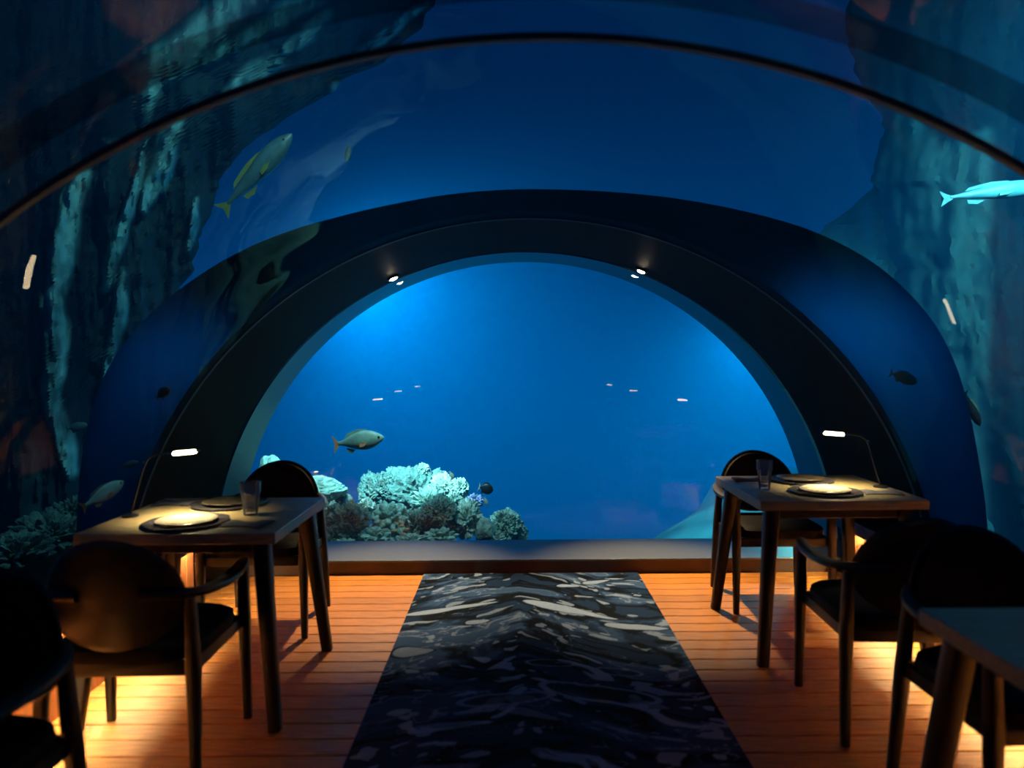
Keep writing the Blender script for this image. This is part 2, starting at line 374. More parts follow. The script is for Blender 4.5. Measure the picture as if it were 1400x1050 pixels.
# ------------------------------------------------------------------ rug
def build_rug():
    x0, x1, y0, y1 = -0.61, 0.825, 1.2, 4.925
    nx, ny = 340, 860
    X, Y = np.meshgrid(np.linspace(0, 1, nx + 1), np.linspace(0, 1, ny + 1))
    rng = np.random.RandomState(3)
    def vnoise(u, v, seed):
        r = np.random.RandomState(seed).rand(64, 64)
        i = np.floor(u).astype(int); j = np.floor(v).astype(int); fu = u - i; fv = v - j
        fu = fu * fu * (3 - 2 * fu); fv = fv * fv * (3 - 2 * fv); i %= 64; j %= 64; i2 = (i + 1) % 64; j2 = (j + 1) % 64
        return (r[i, j] * (1 - fu) + r[i2, j] * fu) * (1 - fv) + (r[i, j2] * (1 - fu) + r[i2, j2] * fu) * fv
    def fbm(u, v, seed, o=4):
        s = 0; a = 0.5
        for k in range(o): s = s + a * vnoise(u * 2 ** k, v * 2 ** k, seed + k); a *= 0.5
        return s / (1 - 0.5 ** o)
    U = x0 + X * (x1 - x0); V = y0 + Y * (y1 - y0)
    # flow bends: streams fan out from the centre like the photo's V shaped currents
    cx = 0.03
    fan = (U - cx)
    S = np.abs(fan) * 1.0 - 0.55 * np.abs(fan) ** 1.6
    wx = fbm(U * 1.6 + 9, V * 1.6, 11) - 0.5; wy = fbm(U * 1.6 + 3, V * 1.6 + 7, 21) - 0.5
    u = U * 1.3 + 0.9 * wx; v = V + 0.75 * S + 0.5 * wy
    base = fbm(u * 2.0, v * 6.0, 31, 5)
    fine = fbm(u * 5.0 + 4, v * 13.0, 41, 3)
    dots = fbm(u * 7 + 10, v * 20 + 3, 51, 2)
    navy = np.array([0.010, 0.026, 0.070]); ink = np.array([0.003, 0.006, 0.012]); slate = np.array([0.045, 0.105, 0.25]); pale = np.array([0.32, 0.44, 0.68])
    col = np.zeros((ny + 1, nx + 1, 3)) + navy
    def blend(mask, c): 
        nonlocal col
        col = col * (1 - mask[..., None]) + c * mask[..., None]
    sst = lambda a, b, x: np.clip((x - a) / (b - a), 0, 1) ** 2 * (3 - 2 * np.clip((x - a) / (b - a), 0, 1))
    near = sst(3.9, 2.6, V)
    blend(sst(0.50, 0.56, base) * (0.75 - 0.35 * near), slate)
    blend(sst(0.47, 0.455, base), ink)
    blend(sst(0.38, 0.37, base), navy * 1.2)
    blend(0.8 * sst(0.010, 0.003, np.abs(fine - 0.42)) * sst(0.45, 0.6, fbm(U * 3, V * 3, 61, 2)), pale * 0.55)
    blend(0.9 * sst(0.012, 0.004, np.abs(base - 0.60)), pale * 0.6)
    blend(sst(0.735, 0.75, dots) * 0.9, pale * 0.8)
    blend(sst(0.70, 0.71, fine) * 0.85, pale * 0.7)
    # the largest pale brush shapes (centre x, centre y, length, width, angle)
    for (bx, by, L, W, an, k) in ((0.31, 4.18, 0.30, 0.042, -28, 1.0), (0.66, 3.92, 0.17, 0.035, -12, 0.9), (-0.36, 4.20, 0.28, 0.030, 22, 0.9), (-0.50, 3.56, 0.10, 0.055, 8, 0.5),
                                  (-0.20, 3.98, 0.07, 0.03, 20, 0.8), (0.52, 4.72, 0.10, 0.03, 25, 0.7), (0.33, 4.62, 0.07, 0.03, 0, 0.9), (0.05, 2.95, 0.14, 0.028, -25, 0.35), (-0.25, 2.85, 0.17, 0.03, 14, 0.35), (0.55, 3.02, 0.09, 0.03, -30, 0.4), (0.2, 2.6, 0.16, 0.035, -20, 0.3), (-0.3, 2.5, 0.18, 0.05, 15, 0.25)):
        a = math.radians(an); dx = U - bx + 0.05 * wx; dy = V - by + 0.10 * wy + 0.03 * (fine - 0.5)
        p = (dx * math.cos(a) + dy * math.sin(a)) / L; q = (-dx * math.sin(a) + dy * math.cos(a)) / W
        d = np.abs(p) ** 2.2 + np.abs(q / (1 - 0.45 * p)) ** 2
        blend(sst(1.5, 1.35, d) * 0.8 * (k > 0.45), ink); blend(sst(1.05, 0.92, d) * k, pale * 1.05)
    # outlined loops of the near half
    for (bx, by, L, W, an) in ((0.36, 3.14, 0.26, 0.075, -18), (0.18, 3.45, 0.12, 0.035, -8), (0.48, 3.36, 0.10, 0.035, -14), (-0.05, 3.08, 0.20, 0.05, 12)):
        a = math.radians(an); dx = U - bx + 0.10 * wx; dy = V - by + 0.14 * wy
        p = (dx * math.cos(a) + dy * math.sin(a)) / L; q = (-dx * math.sin(a) + dy * math.cos(a)) / W
        d = np.sqrt(p * p + q * q); blend(sst(0.85, 0.75, d) * 0.6, ink); blend(sst(0.10, 0.04, np.abs(d - 1)) * 0.9, pale * 0.7)
    grain = 0.85 + 0.3 * rng.rand(ny + 1, nx + 1)
    col = col * grain[..., None] * 0.5
    z = 0.013 + 0.0015 * (col.mean(axis=2) > 0.1)
    co = np.stack([U, V, z], -1).reshape(-1, 3)
    idx = np.arange((nx + 1) * (ny + 1)).reshape(ny + 1, nx + 1)
    q = np.stack([idx[:-1, :-1], idx[:-1, 1:], idx[1:, 1:], idx[1:, :-1]], -1).reshape(-1, 4)
    # skirt down to the floor
    border = np.concatenate([idx[0, :-1], idx[:-1, -1], idx[-1, :0:-1], idx[:0:-1, 0]])
    nb = len(border); base_i = len(co)
    low = co[border].copy(); low[:, 2] = 0.0005; co = np.concatenate([co, low])
    nxt = np.roll(np.arange(nb), -1)
    sk = np.stack([border, base_i + np.arange(nb), base_i + nxt, border[nxt]], -1)
    faces = np.concatenate([q, sk])
    me = bpy.data.meshes.new('rug'); me.vertices.add(len(co)); me.vertices.foreach_set('co', co.ravel())
    me.loops.add(len(faces) * 4); me.loops.foreach_set('vertex_index', faces.ravel().astype(np.int32))
    me.polygons.add(len(faces)); me.polygons.foreach_set('loop_start', np.arange(0, len(faces) * 4, 4, dtype=np.int32))
    me.update(calc_edges=True)
    at = me.color_attributes.new('weave', 'FLOAT_COLOR', 'POINT')
    c4 = np.ones((len(co), 4), dtype=np.float32); c4[:len(z.ravel()), :3] = col.reshape(-1, 3); c4[base_i:, :3] = 0.01
    at.data.foreach_set('color', c4.ravel())
    m = bpy.data.materials.new('woven_rug'); m.use_nodes = True; n = m.node_tree.nodes; l = m.node_tree.links
    a = n.new('ShaderNodeVertexColor'); a.layer_name = 'weave'; b = n['Principled BSDF']; b.inputs['Roughness'].default_value = 0.9
    b.inputs['Specular IOR Level'].default_value = 0.04
    l.new(a.outputs[0], b.inputs['Base Color'])
    nz = n.new('ShaderNodeTexNoise'); nz.inputs['Scale'].default_value = 260; bp = n.new('ShaderNodeBump'); bp.inputs['Strength'].default_value = 0.4; bp.inputs['Distance'].default_value = 0.003
    t = n.new('ShaderNodeTexCoord'); l.new(t.outputs['Object'], nz.inputs[0]); l.new(nz.outputs[0], bp.inputs['Height']); l.new(bp.outputs[0], b.inputs['Normal'])
    return tag(link('rug', me, m), 'navy and grey runner rug with marbled pale swirls down the aisle', 'rug')
build_rug()

# ------------------------------------------------------------------ chairs
def make_chair():
    t = thing('dining_chair', '', 'chair')
    W, FW = 0.255, 0.27
    # seat frame and seat pad (faces +y)
    rails = box(-0.25, 0.25, 0.205, 0.235, 0.375, 0.425, 0.006)
    fr = obj('seat_frame', rails, M['chairwood'], t)
    for b_ in (box(-0.235, 0.235, -0.235, -0.205, 0.375, 0.425, 0.006),): obj('seat_rail', b_, M['chairwood'], t)
    for s_ in (-1, 1):
        obj('seat_rail', sweep([(s_ * 0.25, 0.22, 0.40), (s_ * 0.24, -0.22, 0.40)], (0.014, 0.025), 8, 5), M['chairwood'], t)
    bm = bmesh.new(); rings = []
    for (k, z) in ((0.90, 0.418), (0.985, 0.424), (1.0, 0.445), (0.985, 0.466), (0.92, 0.478), (0.6, 0.484), (0.2, 0.485)):
        ring = []
        for i in range(40):
            a = 2 * PI * i / 40; c, s_ = math.cos(a), math.sin(a); pw_ = 2 / 4.2
            ring.append((k * 0.262 * math.copysign(abs(c) ** pw_, c) * (1 + 0.04 * s_), k * 0.245 * math.copysign(abs(s_) ** pw_, s_), z))
        rings.append(ring)
    obj('seat', loft(rings), M['leather'], t)
    for s_ in (-1, 1):
        obj('leg', sweep([(s_ * 0.272, 0.245, 0.0), (s_ * 0.268, 0.235, 0.42), (s_ * 0.268, 0.228, 0.625)], [(0.016, 0.016), (0.024, 0.024), (0.020, 0.020)], 16, 3.5), M['chairwood'], t)
        obj('leg', sweep([(s_ * 0.265, -0.265, 0.0), (s_ * 0.25, -0.228, 0.40), (s_ * 0.238, -0.215, 0.64)], [(0.016, 0.016), (0.024, 0.024), (0.018, 0.018)], 16, 3.5), M['chairwood'], t)
        pts = smooth_pts([(s_ * 0.262, 0.262, 0.640), (s_ * 0.282, 0.12, 0.636), (s_ * 0.285, -0.05, 0.640), (s_ * 0.262, -0.185, 0.652), (s_ * 0.20, -0.255, 0.665), (s_ * 0.10, -0.285, 0.67)], 6)
        sz = []
        for i in range(len(pts)):
            q = i / (len(pts) - 1); wv = 0.019 + 0.014 * math.sin(min(1, q * 1.6) * PI) ; sz.append((wv, 0.012 + 0.006 * q))
        obj('armrest', sweep(pts, sz, 12, 2.8), M['chairwood'], t)
    # round backrest: curved disc, shell outside and pad inside
    def disc(r, th, yoff, dz=0):
        bm = bmesh.new(); n_ = 48; rings = []
        def pos(rad, a, side):
            x = rad * math.cos(a); z = 0.635 + dz + rad * math.sin(a) * 0.955
            if math.sin(a) < 0: z = 0.635 + dz + rad * math.sin(a) * 0.68
            y = -0.285 + 1.15 * x * x + yoff - 0.10 * (z - 0.62)
            return (x, y + side, z)
        for (k, sd) in ((0.05, th / 2 + 0.004), (0.5, th / 2 + 0.003), (0.85, th / 2), (0.97, th * 0.35), (1.0, 0), (0.97, -th * 0.35), (0.85, -th / 2), (0.5, -th / 2), (0.05, -th / 2)):
            rings.append([pos(r * k, 2 * PI * i / n_, sd) for i in range(n_)])
        return loft(rings)
    bk = obj('backrest', disc(0.235, 0.016, 0.0), M['chairwood'], t)
    obj('back_pad', disc(0.222, 0.030, 0.021), M['leather'], bk)
    return t
chair0 = make_chair(); used = [False]
def place_chair(x, y, rz, label):
    o = chair0 if not used[0] else copy_tree(chair0)
    used[0] = True
    o.location = (x, y, 0); o.rotation_euler = (0, 0, rz); o['label'] = label; o['group'] = 'dark round backed dining chairs'
    return o
place_chair(-1.37, 4.06, PI, 'dark round-backed armchair between the left lamp-lit table and the end window')
place_chair(-1.35, 2.70, 0.03, 'dark round-backed armchair at the near side of the left lamp-lit table')
place_chair(1.52, 4.38, PI, 'dark round-backed armchair between the right lamp-lit table and the end window')
place_chair(1.50, 2.95, -0.06, 'dark round-backed armchair at the near side of the right lamp-lit table')
place_chair(1.55, 2.22, PI + 0.04, 'dark armchair behind the cropped dark table in the lower right corner')
place_chair(-1.47, 1.77, PI - 0.05, 'dark armchair cropped by the lower left corner of the picture')

# ------------------------------------------------------------------ tables
def make_table(w_, d_):
    t = thing('dining_table', '', 'table')
    h = 0.77
    obj('tabletop', box(-w_ / 2, w_ / 2, -d_ / 2, d_ / 2, h - 0.044, h, 0.004, 2), M['tabletop'], t, False)
    ap = box(-w_ / 2 + 0.09, w_ / 2 - 0.09, -d_ / 2 + 0.09, d_ / 2 - 0.09, h - 0.100, h - 0.0445, 0.003, 1)
    obj('apron', ap, M['darkwood'], t, False)
    for sx in (-1, 1):
        for sy in (-1, 1):
            obj('leg', sweep([(sx * (w_ / 2 - 0.005), sy * (d_ / 2 + 0.02), 0.0), (sx * (w_ / 2 - 0.075), sy * (d_ / 2 - 0.07), h - 0.046)], [(0.025, 0.025), (0.034, 0.034)], 16, 5), M['darkwood'], t)
    return t
T = {}
table0 = make_table(0.79, 0.77)
TB = [(-1.33, 3.25, 'left', 'square dark table with a glowing lamp and a clear ribbed tumbler, left of the rug'),
      (1.545, 3.82, 'right', 'square dark table with a glowing lamp and a blue based tumbler, right of the rug'),
      (1.465, 1.56, 'nr', 'bare dark table corner cut off by the lower right of the picture'),
      (-1.45, 1.02, 'nl', 'dark table beside the viewer, left of the rug'),
      (1.465, -0.95, 'br', 'dark table behind the viewer, right of the rug'),
      (-1.45, -0.95, 'bl', 'dark table behind the viewer, left of the rug')]
for i, (x, y, k, lab) in enumerate(TB):
    o = table0 if i == 0 else copy_tree(table0); o.location = (x, y, 0); tag(o, lab, 'table', 'square dark dining tables'); T[k] = (x, y)

# ------------------------------------------------------------------ table lamps: slim stem clamped at the outer edge, glowing bar head
def make_lamp():
    """origin at the table edge on top; head leans to +x"""
    t = thing('table_lamp', '', 'lamp')
    obj('base', lathe([(0.001, 0.0), (0.034, 0.0), (0.036, 0.003), (0.034, 0.008), (0.010, 0.012), (0.001, 0.012)], 32), M['black'], t)
    pts = smooth_pts([(0.0, 0, 0.008), (0.028, 0, 0.10), (0.058, 0, 0.200), (0.078, 0, 0.245), (0.115, 0, 0.268), (0.178, 0, 0.275)], 6)
    obj('stem', sweep(pts, (0.0042, 0.0042), 10, 2, up=Vector((0, 1, 0))), M['black'], t)
    obj('joint', lathe([(0.001, -0.007), (0.006, -0.004), (0.007, 0), (0.006, 0.004), (0.001, 0.007)], 12), M['chrome'], t, loc=(0.066, 0, 0.238))
    hd = sweep([(0.165, 0, 0.2745), (0.185, 0, 0.276), (0.20, 0, 0.277), (0.285, 0, 0.284), (0.296, 0, 0.285), (0.31, 0, 0.2865)], [(0.004, 0.003), (0.010, 0.004), (0.014, 0.0045), (0.014, 0.0045), (0.008, 0.004), (0.002, 0.002)], 14, 3)
    h = obj('lamp_head', hd, M['chrome'], t)
    g = obj('diffuser', sweep([(0.192, 0, 0.273), (0.198, 0, 0.275), (0.286, 0, 0.282), (0.292, 0, 0.2825)], [(0.010, 0.005), (0.0165, 0.0085), (0.0165, 0.0085), (0.010, 0.005)], 16, 2.6), M['lampglow'], h)
    return t
def lamp_beam(x, y, sx, power):
    sp_ = spot('table_lamp_beam', (x + sx * 0.24, y, 0.77 + 0.266), (x + sx * 0.27, y, 0.0), power, (1.0, 0.82, 0.45), 118, 0.9, 0.02)
lamp0 = make_lamp(); first = [True]
for (x, y, flip, lab) in ((-1.672, 3.20, 0, 'slim black lamp with a glowing bar head at the outer edge of the left table'),
                          (1.890, 3.80, PI, 'slim black lamp with a glowing bar head at the outer edge of the right table'),
                          (1.80, 1.40, PI, 'slim lamp on the table in the lower right corner, seen only in reflections'),
                          (-1.79, 1.05, 0, 'slim lamp on the left table beside the viewer, seen only in reflections'),
                          (1.80, -0.95, PI, 'slim lamp on the right table behind the viewer'),
                          (-1.79, -0.95, 0, 'slim lamp on the left table behind the viewer')):
    o = lamp0 if first[0] else copy_tree(lamp0); first[0] = False
    o.location = (x, y, 0.77); o.rotation_euler = (0, 0, flip); tag(o, lab, 'lamp', 'slim black table lamps')
    lamp_beam(x, y, 1 if flip == 0 else -1, 44 if y > 3 else 0.5)
    if y < 3:
        for h_ in bpy.data.objects:
            if h_.name.startswith('diffuser') and h_.parent and h_.parent.parent == o:
                h_.data = h_.data.copy(); h_.data.materials[0] = M['lampdim']

# ------------------------------------------------------------------ settings on the tables
def setting(x, y, rz, where, which, s=1.0):
    z = 0.7705
    t = thing('charger_plate', 'dark wide rimmed charger plate at the %s place of the %s table' % (which, where), 'plate', (x, y, z), rz, 'charger plates')
    obj('rim', lathe([(0.001, 0.0), (0.11, 0.0), (0.165 * s, 0.006), (0.172 * s, 0.009), (0.170 * s, 0.012), (0.155 * s, 0.0095), (0.11, 0.004), (0.001, 0.004)], 72, lambda a, r: 0.018 * math.sin(9 * a) * (r > 0.14)), M['charger'], t)
    t.name = 'charger_plate'
    p = obj('dinner_plate', lathe([(0.001, 0.0), (0.075, 0.0), (0.082, 0.003), (0.118, 0.011), (0.121, 0.013), (0.118, 0.0145), (0.085, 0.008), (0.07, 0.006), (0.001, 0.006)], 56), M['plate'] if which == 'near' else M['platedark'], None, loc=(x, y, z + 0.0065))
    tag(p, ('round cream plate on the charger at the near place of the %s table' if which == 'near' else 'dark glazed plate on the charger at the far place of the %s table') % where, 'plate', 'dinner plates')
    # folded napkin with a flared tail
    bm = bmesh.new(); rings = []
    for i in range(15):
        q = i / 14; xx = 0.02 + 0.175 * q; wv = 0.060 - 0.028 * math.sin(q * PI) + 0.020 * q
        zt = 0.007 + 0.004 * math.sin(q * 9)
        rings.append([(xx, -wv, 0.0), (xx, wv * 0.9, 0.0), (xx, wv, 0.004), (xx, wv * 0.5, zt + 0.003), (xx, 0, zt), (xx, -wv * 0.5, zt + 0.003), (xx, -wv * 1.02, 0.004)])
    a = rz
    nk = obj('napkin', loft(rings), M['napkin'], None, loc=(x + 0.155 * math.cos(a), y + 0.155 * math.sin(a), z + 0.0)); nk.rotation_euler = (0, 0, a)
    tag(nk, 'folded charcoal napkin beside the %s plate of the %s table' % (which, where), 'napkin', 'charcoal napkins')
setting(-1.36, 3.05, -0.12, 'left', 'near')
setting(-1.34, 3.46, PI - 0.1, 'left', 'far')
setting(1.545, 3.66, -0.10, 'right', 'near')
setting(1.56, 4.02, PI - 0.1, 'right', 'far')

def tumbler(x, y, lab, h=0.145, r=0.044):
    t = thing('tumbler', lab, 'glass', (x, y, 0.7705), 0, 'drinking tumblers')
    prof = [(0.001, 0.0), (r * 0.66, 0.0), (r * 0.68, 0.004), (r * 0.90, h * 0.66), (r * 1.0, h * 0.69), (r * 0.98, h * 0.72), (r, h), (r - 0.0035, h), (r * 0.93, h * 0.70), (r * 0.84, h * 0.66), (r * 0.60, 0.016), (0.001, 0.014)]
    obj('glass_body', lathe(prof, 40), M['glass'], t)
    obj('glass_base', lathe([(0.001, 0.0145), (r * 0.585, 0.0165), (r * 0.60, 0.022), (r * 0.58, 0.024), (0.001, 0.024)], 32), M['glassbase'], t)
    return t
tumbler(-1.155, 3.22, 'clear tumbler with a blue base standing on the left table')
tumbler(1.275, 3.75, 'dim tumbler standing at the aisle edge of the right table', 0.15, 0.040)

# ------------------------------------------------------------------ reef
def fb(p, s, o=4):
    return noise.fractal(Vector(p) * s, 0.8, 2.0, o)
def blob(name, c, rad, kind, m, label, seed=0, sub=5, parent=None, group=None):
    bm = bmesh.new(); bmesh.ops.create_icosphere(bm, subdivisions=sub, radius=1)
    off = Vector((seed * 3.7, seed * 1.3, seed * 5.1))
    for v in bm.verts:
        n_ = v.co.normalized(); p = n_ + off
        if kind == 'lobed':
            d = noise.voronoi(p * 2.6)[0][0]; k = 1.08 - 0.55 * d * d * 1.6 + 0.06 * fb(p, 6)
        elif kind == 'knob':
            d = noise.voronoi(p * 5.5)[0][0]; k = 1.06 - 0.75 * d * d * 1.2 + 0.28 * fb(p, 1.6, 3) + 0.05 * fb(p, 16, 2)
        elif kind == 'bush':
            d = noise.voronoi(p * 13)[0][0]; k = 1.0 + 0.22 * fb(p, 1.8, 3) - 0.35 * d + 0.06 * fb(p, 20, 2)
        elif kind == 'table':
            k = 1.0 + 0.10 * fb(p, 3, 3)
            if n_.z > 0: n_ = Vector((n_.x, n_.y, n_.z * 0.75))
            else: n_ = Vector((n_.x * (1 + 0.35 * n_.z), n_.y * (1 + 0.35 * n_.z), n_.z))
            if -0.35 < n_.z < 0.05: k *= 1.12
            k -= 0.12 * noise.voronoi(p * 7)[0][0]
        else:
            k = 1.0 + 0.18 * fb(p, 1.5, 4)
        v.co = Vector((n_.x * rad[0], n_.y * rad[1], n_.z * rad[2])) * k
    o = obj(name, bm, m, parent); o.location = c
    if label: tag(o, label, 'coral', group)
    return o
reefc = [ # px, py, D, rx, ry(px), kind, material, label
    (430, 668, 8.0, 40, 26, 'table', 'coral_pale', 'broad pale coral with a rounded cap, left end of the reef'),
    (440, 716, 7.7, 26, 36, 'knob', 'coral_white', 'bright knobbly coral below the capped coral, beside the dark chair'),
    (450, 742, 7.4, 28, 22, 'knob', 'coral_white', 'small bright coral at the sill beside the left table'),
    (560, 680, 8.6, 62, 46, 'bush', 'coral_dim', 'largest round bushy coral crowning the reef'),
    (508, 672, 8.9, 22, 30, 'bush', 'coral_dim', 'feathery dark coral leaning on the left of the largest bushy coral'),
    (472, 718, 7.5, 34, 38, 'bush', 'coral_dim', 'feathery grey coral low in the middle left of the reef'),
    (499, 692, 7.8, 13, 12, 'knob', 'coral_white', 'small white round coral above the lobed coral'),
    (530, 712, 7.6, 28, 27, 'lobed', 'coral_pale', 'pale lobed coral in the centre front of the reef'),
    (512, 738, 7.3, 26, 18, 'lobed', 'coral_pale', 'low lobed coral at the sill under the feathery grey coral'),
    (577, 641, 8.5, 9, 9, 'knob', 'coral_pale', 'tiny knob coral topping the largest bushy coral'),
    (564, 722, 7.7, 24, 25, 'knob', 'coral_dim', 'dark hollow coral where orange fish hide'),
    (598, 706, 7.6, 29, 30, 'bush', 'coral_dim', 'ball shaped spiky coral right of the centre front'),
    (604, 668, 8.3, 22, 20, 'knob', 'coral_white', 'bright coral under the right slope of the largest coral'),
    (629, 668, 8.2, 13, 14, 'knob', 'coral_white', 'bright finger tipped coral at the right shoulder of the reef'),
    (648, 686, 8.0, 13, 11, 'knob', 'coral_mauve', 'small mauve coral on the right shoulder'),
    (637, 712, 7.7, 24, 26, 'knob', 'coral_white', 'bright knobbly coral left of the smooth boulder'),
    (662, 727, 7.4, 14, 18, 'rock', 'coral_pale', 'smooth pale boulder coral at the sill'),
    (600, 738, 7.2, 26, 16, 'lobed', 'coral_pale', 'flat pale coral at the sill in front of the ball coral'),
    (560, 744, 7.2, 30, 14, 'knob', 'coral_white', 'low bright coral at the sill below the orange fish'),
    (690, 722, 7.9, 27, 28, 'bush', 'coral_pale', 'rounded pale coral at the right end of the reef'),
    (709, 736, 7.9, 13, 22, 'bush', 'coral_pale', 'small outermost coral at the right end of the reef'),
    (462, 690, 8.2, 18, 26, 'bush', 'coral_dim', 'soft greenish coral between the capped coral and the feathery ones'),
    (415, 690, 8.1, 22, 20, 'knob', 'coral_pale', 'rough pale stem supporting the capped coral'),
    (545, 655, 8.7, 26, 20, 'bush', 'coral_dim', 'fine textured coral on top left of the largest coral'),
    (676, 742, 7.4, 18, 14, 'knob', 'coral_white', 'small bright coral at the sill right of the boulder'),
    (470, 748, 7.2, 24, 12, 'lobed', 'coral_pale', 'low pale coral at the sill below the feathery grey coral'),
    (520, 668, 8.4, 24, 26, 'bush', 'coral_dim', 'soft shaded coral on the left shoulder of the largest bushy coral'),
    (585, 690, 8.0, 26, 24, 'knob', 'coral_pale', 'pale coral wedged between the largest coral and the ball coral'),
    (619, 690, 7.9, 14, 18, 'knob', 'coral_pale', 'narrow pale coral above the bright knobbly coral'),
    (368, 646, 8.8, 17, 26, 'rock', 'coral_pale', 'pale coral peeking past the window edge over the left table'),
    (390, 700, 8.0, 30, 40, 'knob', 'coral_pale', 'pale coral behind the round chair back'),
    (60, 735, 4.9, 60, 36, 'knob', 'coral_dim', 'dim teal coral low outside the left glass'),
    (96, 706, 5.2, 30, 30, 'knob', 'coral_dim', 'dim knobbly coral outside the left glass behind the grouper'),
    (132, 726, 5.2, 24, 16, 'lobed', 'coral_pale', 'pale ruffled coral just beyond the left tabletop'),
    (12, 765, 4.4, 60, 40, 'knob', 'coral_dim', 'dark coral in the lower left outside the glass'),
]
for i, (px, py, D, rx, ry, kd, mm, lab) in enumerate(reefc):
    c = P(px, py, D); k = D / F
    blob('coral', c, (rx * k, min(rx, ry) * k * 1.1, ry * k), kd, M[mm], lab, i + 1, 5 if rx > 20 else 4, group='reef corals')

# seabed
def seabed():
    nx, ny = 150, 130; xs = np.linspace(-26, 26, nx + 1); ys = np.linspace(-8, 36, ny + 1)
    def ss(a, b, x): t = min(1, max(0, (x - a) / (b - a))); return t * t * (3 - 2 * t)
    bm = bmesh.new(); V = []
    for yv in ys:
        row = []
        for xv in xs:
            z = -3.4 + 0.35 * noise.fractal(Vector((xv * 0.22, yv * 0.22, 3)), 0.8, 2, 4)
            z += ss(-1.5, 5.0, xv + 0.8 * noise.noise(Vector((yv * 0.35, xv * 0.2, 8)))) * (2.48 - 0.03 * (yv - 8) + 0.3 * noise.noise(Vector((xv * 0.5, yv * 0.4, 1)))) * ss(5.5, 9.0, yv + max(0, xv - 3.2) * 3)
            z += 2.45 * math.exp(-((xv + 1.4) / 2.1) ** 2 - ((yv - 8.2) / 1.5) ** 2)
            z += 3.45 * ss(-2.75, -3.6, xv) * (1 - ss(6.5, 9.0, yv))
            z += 1.0 * ss(6, 10, xv) * (1 - ss(9, 14, yv))
            if -2.9 < xv < 3.0 and yv < 6.4: z = min(z, -0.7)
            z -= 1.3 * max(0, yv - (12.0 + 4.5 * ss(1.0, 4.0, xv) + 2.6 * noise.noise(Vector((xv * 0.45, 2.0, 5.0))))) ** 1.1
            row.append(bm.verts.new((xv, yv, z)))
        V.append(row)
    for j in range(ny):
        for i in range(nx): bm.faces.new((V[j][i], V[j][i + 1], V[j + 1][i + 1], V[j + 1][i]))
    o = obj('seabed', bm, M['sand']); return struct(o, 'pale sandy seabed sloping up on the right')
seabed()

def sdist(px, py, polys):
    """how strongly a point lies on one of the painted lit bands (0..1)"""
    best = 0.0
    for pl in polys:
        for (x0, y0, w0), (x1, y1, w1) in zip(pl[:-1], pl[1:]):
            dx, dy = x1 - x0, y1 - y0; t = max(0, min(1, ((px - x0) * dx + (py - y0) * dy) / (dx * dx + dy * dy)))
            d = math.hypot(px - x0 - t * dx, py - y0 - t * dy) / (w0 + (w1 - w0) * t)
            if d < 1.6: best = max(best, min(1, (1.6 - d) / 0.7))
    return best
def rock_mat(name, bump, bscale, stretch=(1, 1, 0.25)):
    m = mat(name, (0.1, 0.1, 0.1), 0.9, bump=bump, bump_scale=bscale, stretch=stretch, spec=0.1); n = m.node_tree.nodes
    a = n.new('ShaderNodeVertexColor'); a.layer_name = 'rock_and_light'; m.node_tree.links.new(a.outputs[0], n['Principled BSDF'].inputs['Base Color']); return m
def px_sheet(name, rows, m, Df, thick, amp, seed, colf, nu=120, step=8, ridge=3.0, zs=0.35, relief=None):
    """closed craggy rock sheet standing at its own distance Df, with a rough front, a back and sides"""
    ys = [r[0] for r in rows]; bm = bmesh.new(); front = []; back = []; cols = []
    yy = ys[0]
    while yy <= ys[-1]:
        a = float(np.interp(yy, ys, [r[1] for r in rows])); b = float(np.interp(yy, ys, [r[2] for r in rows]))
        fr = []; bk = []
        jit = (7 * noise.fractal(Vector((yy * 0.05, seed, 0)), 0.8, 2, 4) + 9 * noise.noise(Vector((yy * 0.016, seed, 3))))
        for i in range(nu + 1):
            u = i / nu; px = a + (b + jit - a) * u
            base = P(px, yy, Df(px, yy))
            d = noise.fractal(Vector((base.x * ridge, base.y * ridge, base.z * zs + seed)), 0.8, 2.1, 5) * amp + 0.3 * amp * noise.fractal(base * 2.5, 0.6, 2, 4)
            if relief: d -= relief(px, yy)
            edge = min(1, (1 - u) * 8) ** 0.5
            fr.append(bm.verts.new(P(px, yy, Df(px, yy) + d + 0.6 * (1 - edge)))); cols.append(colf(px, yy, base))
            bk.append(bm.verts.new(P(px, yy, Df(px, yy) + thick * (0.35 + 0.65 * edge)))); cols.append((0.03, 0.05, 0.05))
        front.append(fr); back.append(bk); yy += step
    H = len(front)
    for j in range(H - 1):
        for i in range(nu):
            bm.faces.new((front[j][i], front[j][i + 1], front[j + 1][i + 1], front[j + 1][i]))
            bm.faces.new((back[j][i], back[j + 1][i], back[j + 1][i + 1], back[j][i + 1]))
        bm.faces.new((front[j][0], front[j + 1][0], back[j + 1][0], back[j][0]))
        bm.faces.new((front[j][nu], back[j][nu], back[j + 1][nu], front[j + 1][nu]))
    for i in range(nu):
        bm.faces.new((front[0][i], back[0][i], back[0][i + 1], front[0][i + 1])); bm.faces.new((front[-1][i], front[-1][i + 1], back[-1][i + 1], back[-1][i]))
    o = obj(name, bm, m)
    at = o.data.color_attributes.new('rock_and_light', 'FLOAT_COLOR', 'POINT')
    c4 = np.ones((len(cols), 4), dtype=np.float32); c4[:, :3] = np.array(cols); at.data.foreach_set('color', c4.ravel())
    return o
